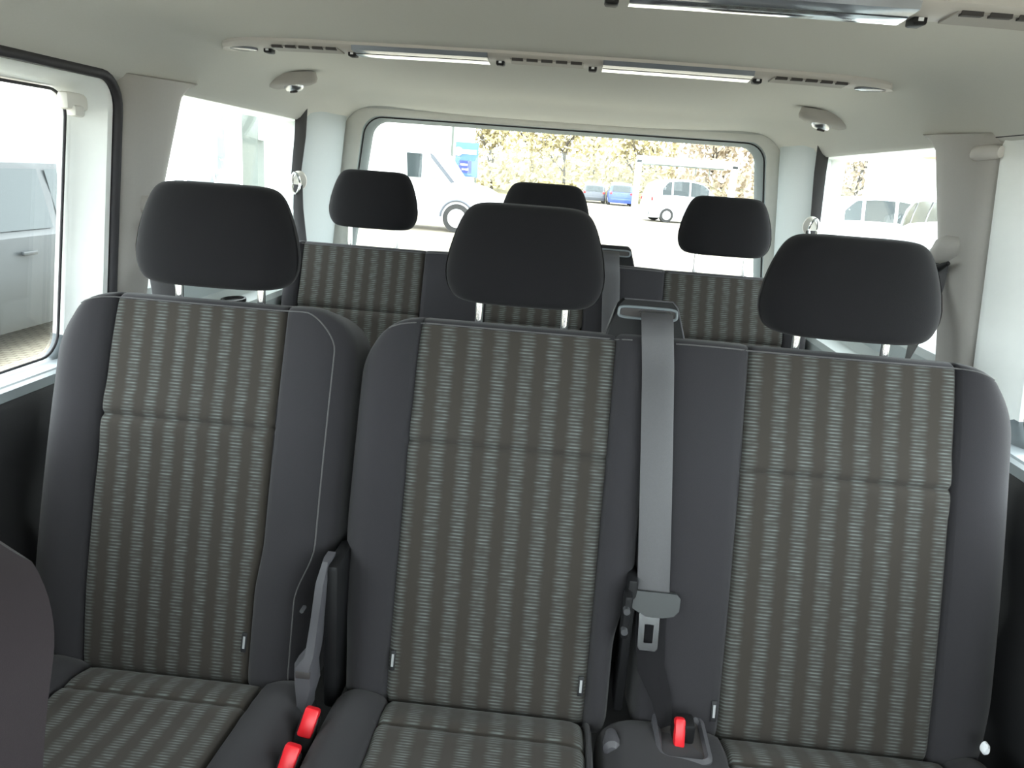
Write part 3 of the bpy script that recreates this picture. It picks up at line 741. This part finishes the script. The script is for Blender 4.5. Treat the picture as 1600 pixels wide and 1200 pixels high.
# ------------------------------------------------------------------ outside
G = -1.62
mb = MB().add([(-150, -120, G), (150, -120, G), (150, 220, G), (-150, 220, G)], [(0, 1, 2, 3)])
struct(mk('ground', mb, M['ground']))
def make_car(loc, rot, L, W, H, paint, label, group=None, kind='hatch', plate=None, wheel=.32):
    t = thing('car', (loc[0], loc[1], G), label, 'car', group)
    P = {'hatch': [(0, .40, .40, .80), (.015, .52, .58, .90), (.06, .60, .86, .97), (.14, .62, .96, 1), (.30, .63, 1.0, 1), (.45, .62, 1.0, 1), (.58, .61, .95, 1), (.66, .60, .80, 1), (.74, .595, .61, 1), (.88, .54, .545, .97), (.97, .46, .465, .90), (1, .36, .36, .78)],
         'estate': [(0, .40, .40, .82), (.015, .55, .62, .92), (.05, .61, .88, .98), (.10, .62, .965, 1), (.30, .63, 1.0, 1), (.48, .63, 1.0, 1), (.58, .62, .95, 1), (.66, .61, .80, 1), (.73, .60, .615, 1), (.88, .54, .545, .97), (.97, .46, .465, .90), (1, .36, .36, .78)]}[kind]
    c, s_ = cos(rot), sin(rot)
    def T(x, y, z): return Vector((loc[0]+x*c-y*s_, loc[1]+x*s_+y*c, G+z))
    loops = []; zl = .19
    for (u, zb, zt, wf) in P:
        x = (u-.5)*L; w = W/2*wf; zb_ = zb*H; zt_ = zt*H; cab = max(0, (zt-zb)/.4); wi = w*(1-.20*min(1, cab)); lo = zl+(.10 if u in (0, 1) else 0)
        loops.append([T(x, -w*.92, lo), T(x, -w, lo+.12), T(x, -w*1.0, (lo+zb_)*.55), T(x, -w*.96, zb_-.03), T(x, -w*.93, zb_), T(x, -(w*.93+wi)/2*1.0, (zb_+zt_)/2), T(x, -wi*.97, zt_-.035*min(1, cab)), T(x, -wi*.86, zt_), T(x, 0, zt_+.02*min(1, cab)),
                      T(x, wi*.86, zt_), T(x, wi*.97, zt_-.035*min(1, cab)), T(x, (w*.93+wi)/2, (zb_+zt_)/2), T(x, w*.93, zb_), T(x, w*.96, zb_-.03), T(x, w, (lo+zb_)*.55), T(x, w, lo+.12), T(x, w*.92, lo)])
    mk('body', MB().loft(loops, True, True, True), paint, t, sharp=35)
    # side windows
    def prof(u):
        for (a, b_) in zip(P, P[1:]):
            if a[0] <= u <= b_[0]:
                k = (u-a[0])/(b_[0]-a[0]); return [a[i]+(b_[i]-a[i])*k for i in range(4)]
    for sy in (-1, 1):
        for (ua, ub) in ((.115, .215), (.235, .415), (.435, .64)):
            lo = []
            for k in range(7):
                u = ua+(ub-ua)*k/6; _, zb, zt, wf = prof(u); w = W/2*wf; cab = max(0, (zt-zb)/.4); wi = w*(1-.20*min(1, cab)); x = (u-.5)*L
                z0 = zb*H+.02; z1 = zt*H-.075
                if u > .6: z1 = max(z0+.01, z1)
                if u < .18: z1 = z0+(z1-z0)*(.55+.45*(u-ua)/(.18-ua)) if ua < .18 else z1
                f0 = (z0-zb*H)/max(.01, (zt-zb)*H); f1 = (z1-zb*H)/max(.01, (zt-zb)*H)
                y0 = w*.93*(1-f0)+wi*.97*f0+.012; y1 = w*.93*(1-f1)+wi*.97*f1+.012
                lo.append([T(x, sy*y0, z0), T(x, sy*y1, z1)])
            mk('side_window', MB().loft(lo, False), M['carglass'], t, sharp=60)
        mk('door_handle', MB().box(T(-.17*L, sy*(W/2+.01), .60*H-.10), (.16 if abs(s_) < .5 else .03, .03 if abs(s_) < .5 else .16, .03), .008), paint, t)
    for (u1, u2) in ((.015, .075), (.60, .73)):
        a = prof(u1 if u1 < .3 else u1); lo = []
        for k in range(6):
            u = u1+(u2-u1)*k/5; _, zb, zt, wf = prof(u); w = W/2*wf; cab = max(0, (zt-zb)/.4); wi = w*(1-.20*min(1, cab))*.82
            off = -.012 if u1 < .3 else .012
            lo.append([T((u-.5)*L+off, -wi, zt*H+.012), T((u-.5)*L+off, 0, zt*H+.03), T((u-.5)*L+off, wi, zt*H+.012)])
        mk('windscreen' if u1 > .3 else 'rear_window', MB().loft(lo, False), M['carglass'], t, sharp=60)
    for u in (.18, .81):
        for sy in (-1, 1):
            x = (u-.5)*L; y1 = sy*(W/2+.005); y0 = sy*(W/2-.20)
            o = mk('wheel', MB().cyl(T(x, y0, wheel), T(x, y1, wheel), wheel, 28), M['tyre'], t, sharp=40)
            mk('rim', MB().cyl(T(x, y1*.99, wheel), T(x, y1+sy*.012, wheel), wheel*.64, 20), M['rim'], o, sharp=40)
    mk('bumper', MB().box(T(-L/2+.06, 0, .42), (.16 if abs(s_) < .5 else W*.80, W*.80 if abs(s_) < .5 else .16, .20), .05), paint, t)
    for sy in (-1, 1):
        mk('tail_lamp', MB().box(T(-L/2+.05, sy*W*.40, .50*H+.06), (.08, .16, .16) if abs(s_) < .5 else (.16, .08, .16), .02), M['winered'], t)
    if plate: mk('number_plate', MB().box(T(L/2+.0, 0, .45), (.03, .50, .11) if abs(s_) < .5 else (.50, .03, .11)), plate, t)
    return t
make_car((-4.95, 6.42), pi/2, 4.65, 1.84, 1.47, M['greycar'], 'grey estate car parked on cobbles outside the sliding door window', None, 'estate')
make_car((-5.6, 10.9), pi/2, 4.2, 1.8, 1.43, M['whitecar'], 'white hatchback seen through the left rear side window behind the grey estate')
make_car((3.62, 60), pi/2, 4.0, 1.85, 1.62, M['bluecar'], 'small blue hatchback parked far behind, seen through the rear window')
make_car((1.7, 62), pi/2, 4.4, 1.8, 1.45, M['darkcar'], 'dark car parked left of the distant blue hatchback')
make_car((6.9, 52), .0, 4.3, 1.8, 1.55, M['whitecar'], 'white car parked far behind the lot beneath the white beam')
make_car((5.6, 38), .25, 4.3, 1.8, 1.95, M['silvercar'], 'silver car right of the rear window centre, above the right headrest')
make_car((10.2, 34), .0, 4.4, 1.8, 1.50, M['whitecar'], 'white car at the far right edge of the rear window')
make_car((9.0, 22.5), .05, 4.4, 1.8, 1.74, M['whitecar'], 'white car with three side windows seen through the right rear side window')
make_car((4.05, 8.1), pi, 4.3, 1.8, 1.50, M['whitecar'], 'nearest white car low in the right rear side window')
make_car((7.95, 15.9), -pi/2-.1, 4.4, 1.85, 1.78, M['darkcar'], 'dark car facing this way beside the right pillar edge')
# delivery van
V = thing('delivery_van', (-5.2, 22, G), 'white delivery van standing side on behind the rear window', 'van')
yv = 21.0; pr = [(-8.4, .45), (-8.4, 2.45), (-8.2, 2.58), (-4.3, 2.58), (-4.0, 2.50), (-3.72, 2.28), (-3.02, 1.38), (-2.3, 1.18), (-1.95, 1.0), (-1.85, .75), (-1.85, .42)]
mb = MB().loft([[Vector((x if abs(dy) < 1 else x, yv+1.0+dy*.98, G+(z if k_ < 1 else z))) for x, z in pr] for dy, k_ in ((-1, 0), (1, 0))], True, True, True)
mk('body', mb, M['whitecar'], V, sharp=30)
def panel(x0z0, mat, name, y=yv+.01): 
    a = [Vector((x, y, z)) for x, z in x0z0]; return mk(name, MB().loft([a, [p+Vector((0, -.015, 0)) for p in a]], True, True, True), mat, V)
panel([(-4.40, .38), (-3.98, .38), (-3.98, -.24), (-4.36, -.24)], M['carglass'], 'door_window')
panel([(-3.90, .10), (-3.55, -.26), (-3.90, -.26)], M['bglass'], 'quarter_window')
panel([(-3.78, .42), (-3.66, .34), (-3.08, -.30), (-3.18, -.33), (-3.74, .28)], M['darkcar'], 'windscreen_pillar')
for wxp in (-2.98, -7.2):
    o = mk('wheel', MB().cyl((wxp, yv-.02, G+.38), (wxp, yv+.25, G+.38), .38, 32), M['tyre'], V, sharp=40)
    mk('rim', MB().cyl((wxp, yv-.035, G+.38), (wxp, yv-.02, G+.38), .25, 24), M['rim'], o, sharp=40)
    mk('wheel_arch', MB().tube([(wxp+cos(a)*.45, yv-.005, G+.40+sin(a)*.45) for a in [pi*k/16 for k in range(17)]], .035, 6), M['darkcar'], V)
# sign
Sg = thing('blue_sign', (-3.25, 24.5, G), 'light blue sign board with navy square beyond the delivery van', 'sign')
mk('board', MB().box((-3.27, 24.5, .35), (.72, .06, 1.02), .01), M['signblue'], Sg)
mk('white_band', MB().box((-3.27, 24.46, .58), (.60, .02, .13), .0), M['signwhite'], Sg)
mk('emblem', MB().cyl((-3.53, 24.455, .58), (-3.53, 24.44, .58), .13, 20), M['signwhite'], Sg)
o = mk('navy_square', MB().box((-3.30, 24.46, .14), (.38, .02, .36), .0), M['signnavy'], Sg)
mk('lettering', MB().box((-3.34, 24.445, .20), (.22, .01, .045)).box((-3.36, 24.445, .06), (.07, .01, .05)).box((-3.25, 24.445, .06), (.10, .01, .05)), M['signwhite'], o)
for dx in (-.3, .3): mk('post', MB().box((-3.27+dx, 24.55, -.85), (.06, .06, 1.55)), M['column'], Sg)
# buildings
Bd = thing('workshop_building', (-14, 34, G), 'white workshop building filling the left of the rear window', 'building')
mk('walls', MB().box((-14.3, 34, 1.9), (19.2, 7.2, 7.0)), M['building'], Bd)
mk('corner_post', MB().box((-4.68, 30.5, 1.6), (.12, .14, 6.4)), M['column'], Bd)
Bd = thing('showroom_building', (-12, 16, G), 'white showroom wall with grey green column outside the left rear window', 'building')
mk('walls', MB().box((-12.5, 15.2, 1.4), (9.4, 5.0, 6.0)), M['building'], Bd)
for i, (x, y) in enumerate(((-5.55, 13.6), (-6.1, 13.2))):
    mk('column', MB().box((x-.15, y+.4, .8), (.28, .3, 4.8)), M['column'] if i == 0 else M['bglass'], Bd)
mk('crossbar', MB().box((-5.6, 14.0, .45), (1.6, .2, .35)), M['building'], Bd)
mk('window', MB().box((-7.5, 12.48, .3), (.5, .06, .9)), M['bglass'], Bd)
mk('upper_window', MB().box((-8.6, 12.48, 1.35), (1.4, .06, .3)), M['column'], Bd)
# white barrier gantry
Ga = thing('height_barrier', (3.2, 22, G), 'white goalpost height barrier standing in the car park', 'barrier')
mk('beam', MB().box((3.1, 22, .66), (2.75, .16, .20), .01), M['whitecar'], Ga)
mk('underside_rail', MB().box((3.0, 21.98, .545), (2.2, .08, .04)), M['column'], Ga)
for x in (1.80, 4.38): mk('post', MB().box((x, 22, -.48), (.16, .16, 2.28), .01), M['whitecar'], Ga)
for x in (3.35, 3.72): mk('hanger', MB().box((x, 22, .44), (.03, .03, .2)), M['column'], Ga)
Rb = thing('distant_shop', (12.6, 34, G), 'far building with orange red fascia outside the right rear window', 'building')
mk('walls', MB().box((18.2, 36, .3), (9.0, 5, 3.84)), M['building'], Rb)
mk('fascia', MB().box((14.2, 33.45, 1.95), (.75, .1, .24)), M['redsign'], Rb)
# grass bank and trees
mb = MB(); vs = []; nx, ny = 60, 8
for j in range(ny+1):
    for i in range(nx+1):
        x = -40+110*i/nx; y = 66+24*j/ny; vs.append((x, y, G-.05+3.2*smooth(j/ny)+.35*sin(x*.7)*smooth(j/ny)))
mb.add(vs, [(j*(nx+1)+i, j*(nx+1)+i+1, (j+1)*(nx+1)+i+1, (j+1)*(nx+1)+i) for j in range(ny) for i in range(nx)])
tag(mk('grass_bank', mb, M['bank']), 'pale grassy bank rising behind the car park', 'bank')
def gs(a): return max(-1.25, min(1.25, random.gauss(0, 1)))*a
def tree(x, y, h, cr, label, leafm, dens=1500):
    base = G+max(0, min(3.2, (y-66)/24*3.2)) - .1
    t = thing('tree', (x, y, base), label, 'tree', 'yellowish trees behind the car park' if 'yellowish' in label else 'tan trees behind the car park')
    mb = MB(); tips = []
    def branch(p, d, l, r, lev):
        pts = [p]; q = p
        for k in range(4): d = (d+Vector((random.uniform(-.15, .15), random.uniform(-.15, .15), random.uniform(-.02, .12)))).normalized(); q = q+d*l/4; pts.append(q)
        mb.tube(pts, [r*(1-.15*k) for k in range(5)], 6 if lev < 2 else 4)
        tips.append(q)
        if lev < 3:
            for _ in range(4 if lev else 6):
                k = random.choice((2, 3, 4)); a = random.uniform(0, 2*pi); nd = (d*.7+Vector((cos(a), sin(a), .35))*.75).normalized()
                branch(pts[k], nd, l*.62, r*.5, lev+1)
    branch(Vector((x, y, base)), Vector((0, 0, 1)), h*.48, h*.022, 0)
    mk('trunk', mb, M['bark'], t, sharp=60)
    lf = MB()
    for _ in range(dens):
        p = random.choice(tips)+Vector((gs(.5), gs(.5), gs(.45)))*cr*.28
        if random.random() < .68: p = Vector((x+gs(.85)*cr, y+gs(.5)*cr, base+.2+abs(gs(.55))*h))
        s_ = random.uniform(.15, .38); a = Vector((random.uniform(-1, 1), random.uniform(-1, 1), random.uniform(-1, 1))).normalized(); b_ = a.orthogonal().normalized()
        lf.add([p-a*s_, p-b_*s_*.6, p+a*s_, p+b_*s_*.6], [(0, 1, 2, 3)])
    mk('foliage', lf, leafm, t)
for i, (x, y, h, cr) in enumerate([(-7+6.2*k, 69, 10.5, 2.9) for k in range(8)]+[(-4+6.2*k, 80, 14, 3.0) for k in range(8)]):
    tree(x, y, h*.72, cr, 'pale yellowish spring tree in the row behind the car park, left and centre' if x < 8 else 'tan brown bare looking tree in the row behind the car park, towards the right', M['leaf'] if x < 8 else M['leaf2'])

# ------------------------------------------------------------------ light, camera
w = bpy.data.worlds.new('World'); SC.world = w; w.use_nodes = True
nt = w.node_tree; bg = nt.nodes['Background']
tc = N(nt, 'ShaderNodeTexCoord'); sp = N(nt, 'ShaderNodeSeparateXYZ'); nt.links.new(tc.outputs['Generated'], sp.inputs[0])
cr = N(nt, 'ShaderNodeValToRGB'); cr.color_ramp.elements[0].position = .0; cr.color_ramp.elements[0].color = (.90, .96, 1, 1); cr.color_ramp.elements[1].color = (.95, .98, 1, 1)
nt.links.new(sp.outputs[2], cr.inputs[0]); nt.links.new(cr.outputs[0], bg.inputs['Color']); bg.inputs['Strength'].default_value = 10.0

psi, th, rho, cxx = .0579, .2652, .0741, .062
f = Vector((-sin(psi)*cos(th), cos(psi)*cos(th), -sin(th))); r0 = Vector((cos(psi), sin(psi), 0)); u0 = r0.cross(f)
r = r0*cos(rho)+u0*sin(rho); u = u0*cos(rho)-r0*sin(rho)
cam = bpy.data.cameras.new('Camera'); co = bpy.data.objects.new('Camera', cam); COL.objects.link(co)
mw = Matrix((r, u, -f)).transposed().to_4x4(); mw.translation = Vector((cxx, 0, 0)); co.matrix_world = mw
cam.sensor_width = 36; cam.lens = 1200/1600*36; cam.clip_start = .02; cam.clip_end = 600
SC.camera = co
for o in list(COL.objects):
    if o.parent is None: o.location.z += H0
    if '_org' in o: del o['_org']
SC.view_settings.view_transform = 'Standard'; SC.view_settings.look = 'None'; SC.view_settings.gamma = 1; SC.view_settings.use_curve_mapping = False
SC.view_settings.exposure = 0.0
SC.cycles.max_bounces = 10; SC.cycles.diffuse_bounces = 6; SC.cycles.transparent_max_bounces = 12
SC.cycles.use_denoising = True
